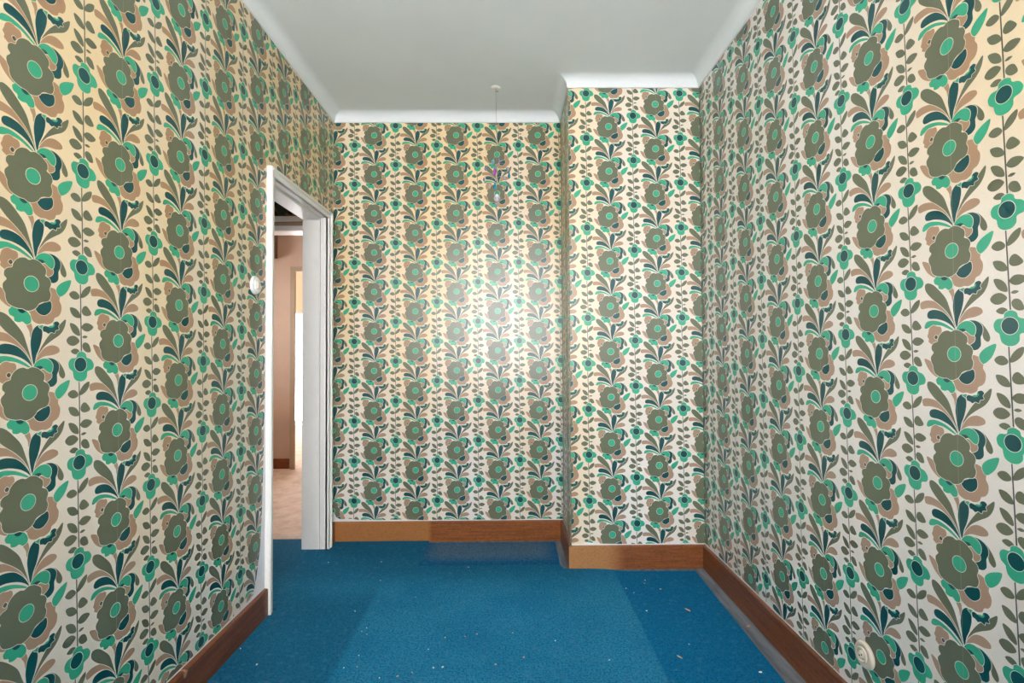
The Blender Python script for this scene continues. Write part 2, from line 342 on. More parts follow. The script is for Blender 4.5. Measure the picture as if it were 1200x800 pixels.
# ------------------------------------------------------------------ wallpaper print
# one repeat of the printed motif, in mm from the eye of the big flower: (shape, ink, pale outline, curve, points)
PW, PH = 0.265, 0.25415
MOTIF = [
    ('tan_long', 'tan', 1, 1, [(-96.4, 134.3), (-83.5, 139.1), (-65.8, 138.1), (-47.6, 131.8), (-26.7, 117.2), (-9.4, 97.9), (0.4, 76.9), (4.1, 63.1), (-7.1, 85.4), (-26.5, 104.3), (-47.4, 115.8), (-71.4, 119.2), (-90.8, 117.5), (-96.2, 122.6)]),
    ('stem', 'tan', 1, 1, [(-11.2, 158.8), (0.9, 161.6), (5.6, 140.5), (3.2, 128.9), (-1.2, 129.1), (-3.2, 142.7)]),
    ('olive_big', 'olive', 1, 1, [(7.2, 58.7), (0.3, 83.7), (-8.7, 111.2), (-18.5, 136.9), (-34.8, 157.5), (-54.3, 176.2), (-70.4, 183.1), (-80.2, 179.6), (-78.8, 163.6), (-60.7, 142.6), (-36, 123.1), (-14.6, 101.7), (-0.5, 78.7)]),
    ('teal_leaf', 'teal', 1, 1, [(-75.9, 101.1), (-69.7, 110.8), (-53.4, 113), (-30.7, 106.3), (-12.7, 90.6), (-0.4, 73.7), (5.9, 58.9), (-3.8, 69), (-21.9, 80.8), (-47, 89.1), (-70.2, 91.3)]),
    ('green_cres', 'green', 1, 1, [(-85.1, 69), (-78.7, 82.3), (-59, 85.8), (-34.5, 80.4), (-12.4, 69.2), (6, 54.8), (-14, 63.1), (-36.4, 72.1), (-58.8, 72.9), (-78.5, 65.8)]),
    ('olive_right', 'olive', 1, 1, [(9.4, 62.5), (20.5, 93.7), (39.1, 124.8), (57.4, 146.4), (76.3, 163.2), (92.7, 177.2), (90, 157.3), (77.6, 138.3), (54, 122.1), (32.5, 104.6), (18, 80.3)]),
    ('tan_right', 'tan', 1, 1, [(9.4, 59.1), (17.1, 81), (34.8, 103.4), (55.6, 111.2), (73.3, 105.7), (75.8, 94.9), (59.2, 87.5), (36, 84.4), (20.8, 75.6)]),
    ('teal_mid', 'teal', 1, 1, [(9, 62.6), (0.9, 103.8), (0.6, 124), (4.7, 143.9), (14.2, 155.7), (24.1, 157.3), (29.2, 146.1), (29, 128.9), (23, 105.4), (14.8, 85.7)]),
    ('curl_light', 'green', 1, 1, [(19.6, 155.1), (29.5, 159.1), (35, 152.7), (32.5, 141.8), (28.2, 149.5)]),
    ('curl', 'teal', 1, 1, [(30.9, 153.5), (36.8, 157.4), (47.9, 155.5), (57.2, 159.3), (60, 167.3), (69, 170.1), (75.3, 165), (71.5, 158), (74.1, 150.9), (64.5, 147.8), (62.2, 140.9), (52.8, 143.1), (45.8, 139), (38.8, 142.8), (32, 144.5)]),
    ('curl_in', 'green', 0, 1, [(44.7, 155.7), (51.6, 158.9), (57.2, 159.3), (58.6, 165.6), (62.9, 161.2), (58.2, 155.1), (50.7, 153.7)]),
    ('tan_leaf', 'tan', 1, 1, [(-87.3, -12.8), (-81.7, -28.9), (-69.6, -45.9), (-51.8, -58.4), (-44.5, -53.3), (-59.1, -27.2), (-72.4, -16.4)]),
    ('tan_flower', 'tan', 1, 1, [(41.9, -4.2), (55.9, -2.9), (67.9, -9), (75.3, -19.6), (74, -32), (80, -44.4), (78.8, -60.4), (72.1, -70.9), (61.7, -75.9), (57.1, -86.3), (43.2, -92.7), (31.7, -91.2), (20.4, -92.8), (7, -87.9), (0.7, -79.2), (-2, -69.1), (-10, -57.2), (19.4, -23.5)]),
    ('tan_hole', 'teal', 1, 1, [(10.9, -54.8), (19.7, -47.4), (37.8, -38.9), (50.3, -36.5), (53.3, -49.5), (49.7, -60.9), (38.3, -70.1), (26.9, -70.8), (16.4, -65.1)]),
    ('small_green', 'green', 1, 1, [(-43.8, -47.4), (-47.7, -59.1), (-53.3, -65.5), (-49.9, -76), (-40.8, -80.2), (-39.1, -88.8), (-28.2, -91.8), (-19.8, -89.5), (-11.2, -95.6), (-0.8, -91.6), (0.8, -81.6), (-4.6, -70.7), (-15.1, -60.4), (-30.1, -50.2)]),
    ('small_dark', 'teal', 0, 1, [(-31.2, -60.8), (-28.6, -67.4), (-20.1, -70.3), (-12.5, -65.8), (-10.9, -57.1), (-21.6, -55.3)]),
    ('tan_upper', 'tan', 1, 1, [(-65.4, 70.1), (-56.2, 73.4), (-46.4, 70.2), (-36.4, 68.3), (-32.9, 58.7), (-37, 50.2), (-43.9, 41.6), (-47.8, 29.9), (-59.5, 23.9), (-67.6, 27.4), (-73.2, 32), (-72.1, 38.5), (-76.5, 45.3), (-73.5, 53.5), (-71.3, 63.2)]),
    ('tan_dot', 'dark', 1, 1, [(-50.1, 48.4), (-45.1, 43.1), (-50, 37.3), (-55.3, 42.6)]),
    ('arch_olive', 'olive', 1, 1, [(54.7, 79.1), (68.1, 75.1), (79.9, 64.2), (89.9, 48.7), (93.1, 35.2), (87.3, 28.1), (77.4, 35.6), (73.3, 51.4), (64.4, 65)]),
    ('arch_teal', 'teal', 1, 1, [(38.4, 78.6), (54.7, 79.1), (68.2, 73), (75.5, 62.9), (75.2, 49.7), (70.6, 39.9), (70.7, 30), (69.9, 19.3), (61.4, 10.9), (48.7, 9.5), (39.8, 14.1), (41.5, 22.5), (51.7, 29.2), (55.3, 43.3), (55, 57.4), (47.8, 69.2)]),
    ('arch_tan', 'tan', 1, 1, [(29.6, 53.1), (41.1, 49.6), (51.4, 46.6), (56.3, 38.1), (53.1, 29.2), (41.5, 23.2), (35.9, 32), (27.4, 45.4)]),
    ('arch_green', 'green', 1, 1, [(7.9, 58.6), (13.6, 69.2), (24.7, 76.9), (38.4, 78.9), (50.1, 74.6), (57.8, 64.6), (58, 52.3), (53.4, 43.9), (44.9, 46.3), (36.5, 52.8), (27.2, 58.4), (17.3, 59.2)]),
    ('arch_dark', 'teal', 0, 1, [(10.2, 54), (16.4, 60.2), (27.2, 61.2), (33.2, 56.7), (27.3, 53.6), (22.8, 50.6), (14.7, 51.5)]),
    ('leaf_green', 'green', 1, 1, [(76.8, -22), (67, -13.3), (66.3, -0.2), (80.6, 14), (105.3, 23.8), (104.4, 10.4), (94.7, -7.9)]),
    ('flower', 'olive', 1, 1, [(-38.6, 49.1), (-28.7, 56.3), (-16, 58.4), (-6.5, 55), (4, 59), (18.2, 55.8), (27.4, 49.5), (35.7, 41.7), (36.8, 30.3), (34.6, 24.3), (45.3, 18.4), (50.6, 6.4), (46.6, -7.6), (50.5, -18), (48.3, -30.3), (41.5, -37.2), (28.7, -39.9), (19.7, -44.7), (13.1, -54.1), (2.2, -61.4), (-10.8, -63.8), (-20.2, -59.6), (-31.2, -59.4), (-44.5, -55.9), (-54.8, -49.9), (-60.2, -38.6), (-61.1, -28.9), (-66.1, -19.2), (-66.6, -7.3), (-58.4, 3.5), (-64.1, 10.8), (-63.5, 21.8), (-56.3, 28.6), (-46.6, 31.6), (-44.3, 39.9)]),
    ('flower_eye', 'green', 1, 1, [(18.2, 0.4), (15.6, 9.4), (8.8, 15.8), (-0.3, 17.9), (-9.1, 15.2), (-15.5, 8.5), (-17.7, -0.4), (-15.2, -9.2), (-8.7, -15.6), (0.3, -17.9), (9.2, -15.4), (15.8, -8.7)]),
    ('stem_vine', 'dark', 0, 0, [(133, 24.4), (136, 24.8), (142.4, -167.9), (139, -167.9)]),
    ('vleaf0', 'olive', 0, 2, [(138, -18), (139, -4), (151, 10.3), (166.5, 16.1), (164.9, 1), (153.5, -11.9)]),
    ('vleaf1', 'olive', 0, 2, [(101.4, -12), (110.7, -3.8), (123.3, -4.1), (132.7, -13.8), (129.9, -21.4), (117.3, -24.5), (106.9, -20.3)]),
    ('vleaf2', 'olive', 0, 2, [(104, -46.5), (119.7, -46.9), (131.7, -55.7), (136.6, -69.8), (122.2, -70.8), (109.6, -62.8)]),
    ('vleaf3', 'olive', 0, 2, [(139.8, -53.2), (145.2, -40.7), (156.2, -38.9), (170.7, -56.3), (161, -63.7), (146.4, -62.9)]),
    ('vleaf4', 'olive', 0, 2, [(104.6, -86.3), (120.4, -88.9), (132.4, -100.9), (135.2, -117.1), (120.8, -114), (110.2, -103.7)]),
    ('vleaf5', 'olive', 0, 2, [(139.5, -94), (150.2, -83.6), (165.8, -84.5), (177.6, -93.2), (163.8, -104.3), (148.4, -103.9)]),
    ('vleaf6', 'olive', 0, 2, [(142.1, -120.6), (149.9, -115.9), (159.6, -119.3), (150.9, -123.6)]),
    ('vleaf7', 'olive', 0, 2, [(95.2, -130.8), (104.3, -119.9), (120.8, -118.7), (134.5, -130.9), (120.4, -142.7), (104.7, -141.9)]),
    ('vleaf8', 'olive', 0, 2, [(143.3, -140.6), (151, -134.2), (163.5, -139.2), (170, -157.7), (156.7, -159.9), (145.6, -151.5)]),
    ('vleaf9', 'olive', 0, 2, [(108.2, -157.8), (119.2, -150.6), (131.9, -154.1), (135, -163.5), (119.5, -165.3)]),
    ('vflower', 'green', 1, 1, [(127.8, -163.8), (140.5, -158.4), (153.7, -163.9), (157.3, -174.2), (171.7, -179.9), (180.5, -193.9), (175.3, -206.1), (160.1, -210.8), (158.5, -224.7), (149, -234.5), (133.2, -235.8), (120.4, -228.2), (116.1, -216.3), (114.7, -209.1), (104.8, -200.9), (102.1, -186.7), (110.1, -176.2), (125, -174.3)]),
    ('vflower_eye', 'teal', 1, 1, [(156.7, -192.6), (154.1, -183.2), (147.1, -176.2), (137.8, -173.7), (128.6, -176), (122.1, -182.7), (119.9, -191.7), (122.4, -200.9), (129.1, -207.9), (138.3, -210.7), (147.6, -208.5), (154.3, -201.9)]),
]

def catmull(pts, n=3):
    out = []; N = len(pts)
    for i in range(N):
        p0, p1, p2, p3 = pts[i - 1], pts[i], pts[(i + 1) % N], pts[(i + 2) % N]
        for k in range(n):
            u = k / n
            out.append(tuple(0.5 * (2 * p1[a] + (p2[a] - p0[a]) * u + (2 * p0[a] - 5 * p1[a] + 4 * p2[a] - p3[a]) * u * u + (3 * p1[a] - p0[a] - 3 * p2[a] + p3[a]) * u ** 3) for a in (0, 1)))
    return out
def area(p): return 0.5 * sum(p[i - 1][0] * p[i][1] - p[i][0] * p[i - 1][1] for i in range(len(p)))
def grow(p, d):
    out = []; N = len(p)
    for i in range(N):
        a, b, c = p[i - 1], p[i], p[(i + 1) % N]
        e1 = Vector((b[0] - a[0], b[1] - a[1])); e2 = Vector((c[0] - b[0], c[1] - b[1]))
        n1 = Vector((e1.y, -e1.x)).normalized(); n2 = Vector((e2.y, -e2.x)).normalized()
        nn = n1 + n2
        if nn.length < 0.5: nn = n2
        nn.normalize(); out.append((b[0] + nn.x * d, b[1] + nn.y * d))
    return out
SHAPES = []      # (ink, points in metres, layer)
for k, (nm, inkname, outline, curve, pts) in enumerate(MOTIF):
    if area(pts) < 0: pts = pts[::-1]
    pp = catmull(pts, 3) if curve else pts
    if outline:
        SHAPES.append(('paper', [(a / 1000, b / 1000) for a, b in grow(pp, 1.3)], 2 * k + 1))
    SHAPES.append((inkname, [(a / 1000, b / 1000) for a, b in pp], 2 * k + 2))
LAYER = 0.000006

def clip(poly, x0, x1, z0, z1):
    xs = [p[0] for p in poly]; zs = [p[1] for p in poly]
    if min(xs) >= x0 and max(xs) <= x1 and min(zs) >= z0 and max(zs) <= z1: return poly
    if max(xs) <= x0 or min(xs) >= x1 or max(zs) <= z0 or min(zs) >= z1: return None
    for ax, lim, sg in ((0, x0, 1), (0, x1, -1), (1, z0, 1), (1, z1, -1)):
        out = []
        for i in range(len(poly)):
            a, b = poly[i - 1], poly[i]; da, db = sg * (a[ax] - lim), sg * (b[ax] - lim)
            if (da >= 0) != (db >= 0):
                u = da / (da - db); out.append((a[0] + (b[0] - a[0]) * u, a[1] + (b[1] - a[1]) * u))
            if db >= 0: out.append(b)
        poly = out
        if len(poly) < 3: return None
    return poly

def wallpaper(mb, place, s0, z0, rects, seam_parity=0, swap=None):
    """place(s, z, lift) gives a point in the room; s runs to the viewer's right along the wall"""
    swap = swap or {}
    sa = min(r[0] for r in rects); sb = max(r[1] for r in rects); za = min(r[2] for r in rects); zb = max(r[3] for r in rects)
    for i in range(math.floor((sa - s0) / PW) - 1, math.ceil((sb - s0) / PW) + 2):
        for j in range(math.floor((z0 - zb) / PH) - 2, math.ceil((z0 - za) / PH) + 2):
            cx = s0 + PW * i; cz = z0 - PH * (j + 0.5 * (i % 2))
            for inkname, pts, lay in SHAPES:
                poly = [(cx + a, cz + b) for a, b in pts]
                for r in rects:
                    q = clip(poly, *r)
                    if q: mb.face([place(a, b, 0.00005 + lay * LAYER) for a, b in q], swap.get(inkname, inkname))
        if i % 2 == seam_parity and not swap:
            for r in rects:
                q = clip([(s0 + PW * i + 0.004, r[2]), (s0 + PW * i + 0.0046, r[2]), (s0 + PW * i + 0.0046, r[3]), (s0 + PW * i + 0.004, r[3])], *r)
                if q: mb.face([place(a, b, 0.00005 + 90 * LAYER) for a, b in q], 'seam')

def patch(mb, place, pts):  # bare plaster; its low strips also paint the light on the baseboard bevel
    mb.face([place(a, b, 0.00005 + 95 * LAYER) for a, b in pts], 'plaster')

# ------------------------------------------------------------------ the room shell
ZL = BBH - 0.02
# left wall with the doorway
mb = MB()
DYa, DYb, DZa = DY0 - 0.02, DY1 + 0.02, DZ + 0.02      # rough opening behind the lining
mb.box(XO, XL, YF - TW, DYa, 0, ZC + 0.05, 'paper')
mb.box(XO, XL, DYb, YB + 0.01, 0, ZC + 0.05, 'paper')
mb.box(XO, XL, DYa, DYb, DZa, ZC + 0.05, 'paper')
PL = lambda s, z, l: (XL + l, s, z)
wallpaper(mb, PL, 1.1848, 0.6745 + EYE, [(YF, CY0 + 0.01, ZL, ZT + 0.003), (CY0 + 0.01, CY1 - 0.01, CZ - 0.01, ZT + 0.003), (CY1 - 0.01, YB, ZL, ZT + 0.003)], 1)
patch(mb, PL, [(2.343, 1.653), (2.324, 1.65), (2.321, 1.019), (2.312, 0.709), (2.300, 0.481), (2.286, 0.333), (2.252, 0.205), (2.224, 0.148), (2.19, 0.140), (2.0, 0.134), (1.6, 0.132), (1.0, 0.134), (1.0, 0.12), (2.343, 0.12)])
tag(mb.build('wall_left'), 'left wall with green floral wallpaper, cut by the white doorway', 'wall', kind='structure')
# right wall
mb = MB(); mb.box(XR, XR + TW, YF - TW, YB + TW, 0, ZC + 0.05, 'paper')
PR = lambda s, z, l: (XR - l, -s, z)
wallpaper(mb, PR, -1.2188, 0.752 + EYE, [(-YC, -YF, ZL, ZT + 0.003)], 0)
patch(mb, PR, [(-YC, 0.12), (-1.0, 0.12), (-1.0, 0.134), (-1.7, 0.132), (-2.3, 0.135), (-YC, 0.134)])
tag(mb.build('wall_right'), 'long right wall with green floral wallpaper and a round socket low down', 'wall', kind='structure')
# back wall
mb = MB(); mb.box(XO, XR, YB, YB + TW, 0, ZC + 0.05, 'paper')
PB = lambda s, z, l: (s, YB - l, z)
wallpaper(mb, PB, -0.8539, 1.4101 + EYE, [(XL, XC, ZL, ZT + 0.003)], 0)
patch(mb, PB, [(XL, 0.186), (-1.105, 0.182), (-1.094, 0.153), (-1.067, 0.141), (-1.007, 0.143), (-0.953, 0.137), (-0.845, 0.134), (-0.682, 0.136), (-0.519, 0.131), (-0.41, 0.133), (0.0, 0.130), (0.2, 0.134), (XC, 0.131), (XC, 0.12), (XL, 0.12)])
tag(mb.build('wall_back'), 'back wall of the alcove with green floral wallpaper left of the chimney breast', 'wall', kind='structure')
# chimney breast
mb = MB(); mb.box(XC, XR, YC, YB, 0, ZC + 0.05, 'paper')
PC = lambda s, z, l: (s, YC - l, z)
wallpaper(mb, PC, 0.58, 1.2715 + EYE, [(XC, XR, ZL, ZT + 0.003)], 1)
PCS = lambda s, z, l: (XC - l, -s, z)
wallpaper(mb, PCS, -2.95, 1.30 + EYE, [(-YB, -YC, ZL, ZT + 0.003)], 0)
patch(mb, PC, [(XC, 0.12), (XR, 0.12), (XR, 0.131), (0.9, 0.134), (0.7, 0.131), (0.5, 0.135), (0.44, 0.143), (0.41, 0.133), (XC, 0.135)])
patch(mb, PCS, [(-YB, 0.12), (-YC, 0.12), (-YC, 0.134), (-YB, 0.132)])
tag(mb.build('wall_chimney'), 'chimney breast projecting at the right end, papered in green flowers', 'wall', kind='structure')
# window wall behind the camera
mb = MB()
for x0, x1, z0, z1 in ((XO, WX0, 0, ZC + 0.05), (WX1, XR + TW, 0, ZC + 0.05), (WX0, WX1, 0, WZ0), (WX0, WX1, WZ1, ZC + 0.05)):
    mb.box(x0, x1, YF - TW, YF, z0, z1, 'paper')
PF = lambda s, z, l: (-s, YF + l, z)
wallpaper(mb, PF, 0.0, 1.9, [(-XR, -WX1, ZL, ZT), (-WX0, -XL, ZL, ZT), (-WX1, -WX0, ZL, WZ0 - 0.04), (-WX1, -WX0, WZ1 + 0.02, ZT)], 0)
tag(mb.build('wall_front'), 'window wall behind the viewer with green floral wallpaper', 'wall', kind='structure')
# ceiling and cornice
mb = MB(); mb.box(XO, XR + TW, YF - TW, YB + TW, ZC, ZC + 0.05, 'ceil')
tag(mb.build('ceiling'), 'plain white painted ceiling of the wallpapered room', 'ceiling', kind='structure')
def loop(d, z):
    return [(XL + d, YF + d, z), (XR - d, YF + d, z), (XR - d, YC - d, z), (XC - d, YC - d, z), (XC - d, YB - d, z), (XL + d, YB - d, z)]
prof = [(-0.001, ZT), (0.007, ZT), (0.008, ZT + 0.002), (0.008, ZT + 0.006)]
for k in range(13):
    a = math.pi / 2 * k / 12
    prof.append((COVE + 0.008 - COVE * math.cos(a) + 0.001 , ZT + 0.006 + (COVE - 0.006) * math.sin(a) - 0.0002))
mb = MB()
R_ = [loop(d, z) for d, z in prof]
mb.rings(R_, 'cove', cap=False, smooth=False)
o = tag(mb.build('trim_1'), 'white coved cornice running round the ceiling edge', 'cornice', kind='structure')
me = o.data
ang = [p for p in me.polygons]
me.polygons.foreach_set('use_smooth', [True] * len(ang))
bm = bmesh.new(); bm.from_mesh(me)
for e in bm.edges:
    # keep the mitres and the lip crisp
    if abs(e.verts[0].co.z - e.verts[1].co.z) > 1e-6 or abs(e.verts[0].co.x - e.verts[1].co.x) + abs(e.verts[0].co.y - e.verts[1].co.y) < 0.02 or e.verts[0].co.z < ZT + 0.007: e.smooth = False
bm.to_mesh(me); bm.free()
# floor under the carpet
mb = MB(); mb.box(-2.35, XR + TW, YF - TW, YB + TW, -0.06, 0.0, 'underlay')
tag(mb.build('floor'), 'grey bare floor strip showing between blue carpet and baseboards', 'floor', kind='structure')

# baseboards
def bb_seg(name, mat, a, b, label, cut=None):
    """a, b: corner indices of loop(); cut: optional (ya, yb) to trim the run along Y"""
    mb = MB(); pf = [(0.0, 0.0), (BBT, 0.0), (BBT, BBH - 0.004), (BBT - 0.004, BBH), (0.0, BBH)]
    ends = []
    for idx, lim in ((a, cut[0] if cut else None), (b, cut[1] if cut else None)):
        ring = []
        for d, z in pf:
            p = loop(d, z)[idx]
            if lim is not None: p = (p[0], lim, p[2])
            ring.append(p)
        ends.append(ring)
    mb.rings(ends, mat, True, False)
    return tag(mb.build(name), label, 'baseboard', kind='structure')
bb_seg('baseboard_left', 'bb_dark', 0, 5, 'dark brown wooden baseboard along the left wall up to the door casing', (None, CY0))
bb_seg('baseboard_corner', 'bb_dark', 5, 0, 'short brown baseboard piece between door casing and back corner', (None, CY1))
bb_seg('baseboard_back', 'bb_back', 4, 5, 'orange-brown wooden baseboard along the back wall, paler at its left end')
bb_seg('baseboard_cheek', 'bb_right', 3, 4, 'short dark baseboard on the side of the chimney breast')
bb_seg('baseboard_chimney', 'bb_chim', 2, 3, 'orange-brown wooden baseboard across the front of the chimney breast')
bb_seg('baseboard_right', 'bb_right', 1, 2, 'dark brown wooden baseboard along the right wall')
bb_seg('baseboard_front', 'bb_dark', 0, 1, 'brown wooden baseboard under the window behind the viewer')

# ------------------------------------------------------------------ door frame
door = tag(empty('door_1', (XL, 0.5 * (DY0 + DY1), 0)), 'white painted door frame without a door leaf in the left wall', 'door frame', kind='structure')
PX = XL + 0.028
def casing_profile(mb, runs):
    for r in runs: mb.box(*r)
# casings: a flat board and a raised outer bead
mb = MB(); mb.box(XL - 0.001, XL + 0.020, CY0 + 0.012, DY0, 0.0, DZ, 'gloss', 0.002); mb.box(XL - 0.001, PX, CY0, CY0 + 0.016, 0.0, CZ, 'gloss', 0.004); part(mb, 'casing', door)
mb = MB(); mb.box(XL - 0.001, XL + 0.020, DY1, CY1 - 0.012, 0.0, DZ, 'gloss', 0.002); mb.box(XL - 0.001, PX, CY1 - 0.018, CY1, 0.0, CZ, 'gloss', 0.004); part(mb, 'casing', door)
mb = MB(); mb.box(XL - 0.001, XL + 0.020, CY0 + 0.012, CY1 - 0.012, DZ, CZ - 0.012, 'gloss', 0.002); mb.box(XL - 0.001, PX, CY0 + 0.0161, CY1 - 0.0181, CZ - 0.018, CZ, 'gloss', 0.004); part(mb, 'casing', door)
# linings with a stop rebate on the hall side
def lining(kind):
    mb = MB()
    xa, xb, xs = XO, XL + 0.012, -1.151
    if kind == 'near':
        mb.box(xs + 0.003, xb, DY0 - 0.019, DY0, 0, DZ, 'gloss', 0.0015); mb.box(xa, xs, DY0 - 0.019, DY0 + 0.012, 0, DZ, 'gloss', 0.003); mb.box(xs, xs + 0.003, DY0 - 0.019, DY0 - 0.006, 0, DZ, 'gap')
    elif kind == 'far':
        mb.box(xs + 0.003, xb, DY1, DY1 + 0.019, 0, DZ, 'gloss', 0.0015); mb.box(xa, xs, DY1 - 0.004, DY1 + 0.019, 0, DZ, 'gloss', 0.003); mb.box(xs, xs + 0.003, DY1 + 0.006, DY1 + 0.019, 0, DZ, 'gap')
    else:
        mb.box(xs + 0.003, xb, DY0 - 0.019, DY1 + 0.019, DZ, DZ + 0.019, 'gloss', 0.0015); mb.box(xa, xs, DY0 - 0.019, DY1 + 0.019, DZ - 0.012, DZ + 0.019, 'gloss', 0.003); mb.box(xs, xs + 0.003, DY0 - 0.019, DY1 + 0.019, DZ + 0.006, DZ + 0.019, 'gap')
    part(mb, 'lining', door)
for k in ('near', 'far', 'head'): lining(k)

# ------------------------------------------------------------------ lobby, hall and far room seen through the doorway
LX = -2.30                                    # left wall of lobby
JX0, JX1, JZ = -2.10, -1.285, 1.99            # cross-wall doorway
mb = MB()
mb.box(LX, JX0, HY, HY2, 0, HZ, 'lobby_dark'); mb.box(JX1, XO, HY, HY2, 0, HZ, 'lobby_dark'); mb.box(JX0, JX1, HY, HY2, JZ + 0.02, HZ, 'lobby_dark')
PH_ = lambda s, z, l: (s, HY - l, z)
wallpaper(mb, PH_, -1.70, 2.30, [(LX, XO, 2.08, HZ)], 0, {'paper': 'lobby_dark', 'olive': 'lobby_green', 'teal': 'lobby_dark', 'green': 'lobby_green', 'tan': 'lobby_leaf', 'dark': 'lobby_dark'})
tag(mb.build('wall_lobby'), 'dark leaf-papered cross wall above the inner doorway of the lobby', 'wall', kind='structure')
mb = MB()
mb.box(LX - 0.1, LX, 1.3, HY2, 0, HZ, 'lobby_wall'); mb.box(LX, XO, 1.2, 1.3, 0, HZ, 'lobby_wall')
tag(mb.build('wall_lobby_side'), 'plain cream side wall of the dim lobby', 'wall', kind='structure')
dr2 = tag(empty('door_2', (0.5 * (JX0 + JX1), HY, 0)), 'cream moulded head of the inner doorway between lobby and hall', 'door frame', kind='structure')
mb = MB()
for za, zb, dy, mt in ((JZ + 0.062, JZ + 0.095, 0.030, 'gloss'), (JZ + 0.034, JZ + 0.0615, 0.018, 'halltrim'), (JZ, JZ + 0.0335, 0.024, 'gloss')):
    mb.box(JX0 - 0.08, JX1 + 0.025, HY - dy, HY + 0.001, za, zb, mt, 0.003)
part(mb, 'casing', dr2)
mb = MB(); mb.box(JX0 - 0.08, JX0, HY - 0.02, HY, 0, JZ - 0.001, 'gloss', 0.003); part(mb, 'casing', dr2)
mb = MB(); mb.box(JX1, JX1 + 0.025, HY - 0.02, HY, 0, JZ - 0.001, 'gloss', 0.003); part(mb, 'casing', dr2)
mb = MB(); mb.box(JX0 - 0.001, JX1 + 0.001, HY, HY2, JZ, JZ + 0.0195, 'gloss'); part(mb, 'lining', dr2)
# hall
HX0, HX1 = -3.3, -1.20
mb = MB(); mb.box(HX0, HX1, HY - 0.0, FY2, -0.05, 0.004, 'hallfloor')
tag(mb.build('floor_hall'), 'cream carpeted hall floor beyond the doorway', 'floor', kind='structure')
EX0, EX1, EZ = -2.195, -1.42, 2.05            # doorway at the end of the hall
mb = MB()
mb.box(HX0, EX0 - 0.048, FY, FY2, 0, HZ, 'hallwall'); mb.box(EX1, HX1, FY, FY2, 0, HZ, 'hallwall'); mb.box(EX0 - 0.048, EX1, FY, FY2, EZ + 0.03, HZ, 'hallwall')
tag(mb.build('wall_hall_end'), 'pinkish tan end wall of the hall seen through the doorway', 'wall', kind='structure')
mb = MB()
for y0, y1, z0, z1 in ((HY2, 3.85, 0, HZ), (4.85, FY2, 0, HZ), (3.85, 4.85, 0, 0.9), (3.85, 4.85, 2.2, HZ)): mb.box(HX0 - 0.1, HX0, y0, y1, z0, z1, 'hallwall')
mb.box(HX0 - 0.1, LX, HY2 - 0.05, HY2, 0, HZ, 'hallwall'); mb.box(HX1, HX1 + 0.1, HY2 + 0.02, FY2, 0, HZ, 'hallwall')
tag(mb.build('wall_hall_side'), 'tan side walls of the hall, mostly hidden by the door frame', 'wall', kind='structure')
mb = MB(); mb.box(LX - 0.1, XO - 0.0, 1.2, HY2, HZ, HZ + 0.05, 'ceil'); mb.box(HX0 - 0.1, HX1 + 0.1, HY2, FY2, HZ, HZ + 0.05, 'ceil')
tag(mb.build('ceiling_hall'), 'white ceiling of the lobby and hall', 'ceiling', kind='structure')
mb = MB(); mb.box(HX0, EX0 - 0.055, FY - 0.018, FY, 0.010, 0.114, 'bb_hall', 0.002); mb.box(HX0, EX0 - 0.055, FY - 0.026, FY, 0.0041, 0.0099, 'gloss')
tag(mb.build('baseboard_hall'), 'brown baseboard with pale bottom edge at the end of the hall', 'baseboard', kind='structure')
dr3 = tag(empty('door_3', (0.5 * (EX0 + EX1), FY, 0)), 'beige painted door casing at the end of the hall, bright room behind', 'door frame', kind='structure')
mb = MB(); mb.box(EX0 - 0.053, EX0, FY - 0.022, FY, 0.004, EZ, 'halltrim', 0.004); part(mb, 'casing', dr3)
mb = MB(); mb.box(EX1, EX1 + 0.053, FY - 0.022, FY, 0.004, EZ, 'halltrim', 0.004); part(mb, 'casing', dr3)
mb = MB(); mb.box(EX0 - 0.053, EX1 + 0.053, FY - 0.022, FY, EZ + 0.0005, EZ + 0.05, 'halltrim', 0.004); part(mb, 'casing', dr3)
mb = MB(); mb.box(-2.46, -2.386, FY - 0.10, FY, 2.186, 2.60, 'browncup', 0.004)
mb.box(-2.455, -2.391, FY - 0.106, FY - 0.1, 2.20, 2.59, 'browncup', 0.002); mb.box(-2.470, -2.376, FY - 0.11, FY, 2.60, 2.615, 'browncup', 0.003)
tag(mb.build('meter_box'), 'narrow brown box mounted high on the tan hall wall', 'box')
# far room
mb = MB(); mb.box(-4.6, -0.6, FY2, GY, -0.05, 0.004, 'hallfloor')
tag(mb.build('floor_far'), 'pale floor of the bright room beyond the hall', 'floor', kind='structure')
GX0, GX1, GZ1 = -4.3, -2.2, 1.93
mb = MB()
mb.box(-4.7, GX0, GY, GY + 0.1, 0, HZ, 'peach'); mb.box(GX1, -0.5, GY, GY + 0.1, 0, HZ, 'peach'); mb.box(GX0, GX1, GY, GY + 0.1, GZ1, HZ, 'peach')
mb.box(-4.7, -4.6, FY2, GY, 0, HZ, 'peach'); mb.box(-0.6, -0.5, FY2, GY, 0, HZ, 'peach'); mb.box(-4.7, HX0 - 0.1, FY, FY2, 0, HZ, 'peach'); mb.box(HX1 + 0.1, -0.5, FY, FY2, 0, HZ, 'peach')
tag(mb.build('wall_far'), 'peach walls of the bright room beyond the hall', 'wall', kind='structure')
mb = MB(); mb.box(-4.7, -0.5, FY2, GY + 0.1, HZ, HZ + 0.05, 'ceil')
tag(mb.build('ceiling_far'), 'white ceiling of the far room', 'ceiling', kind='structure')
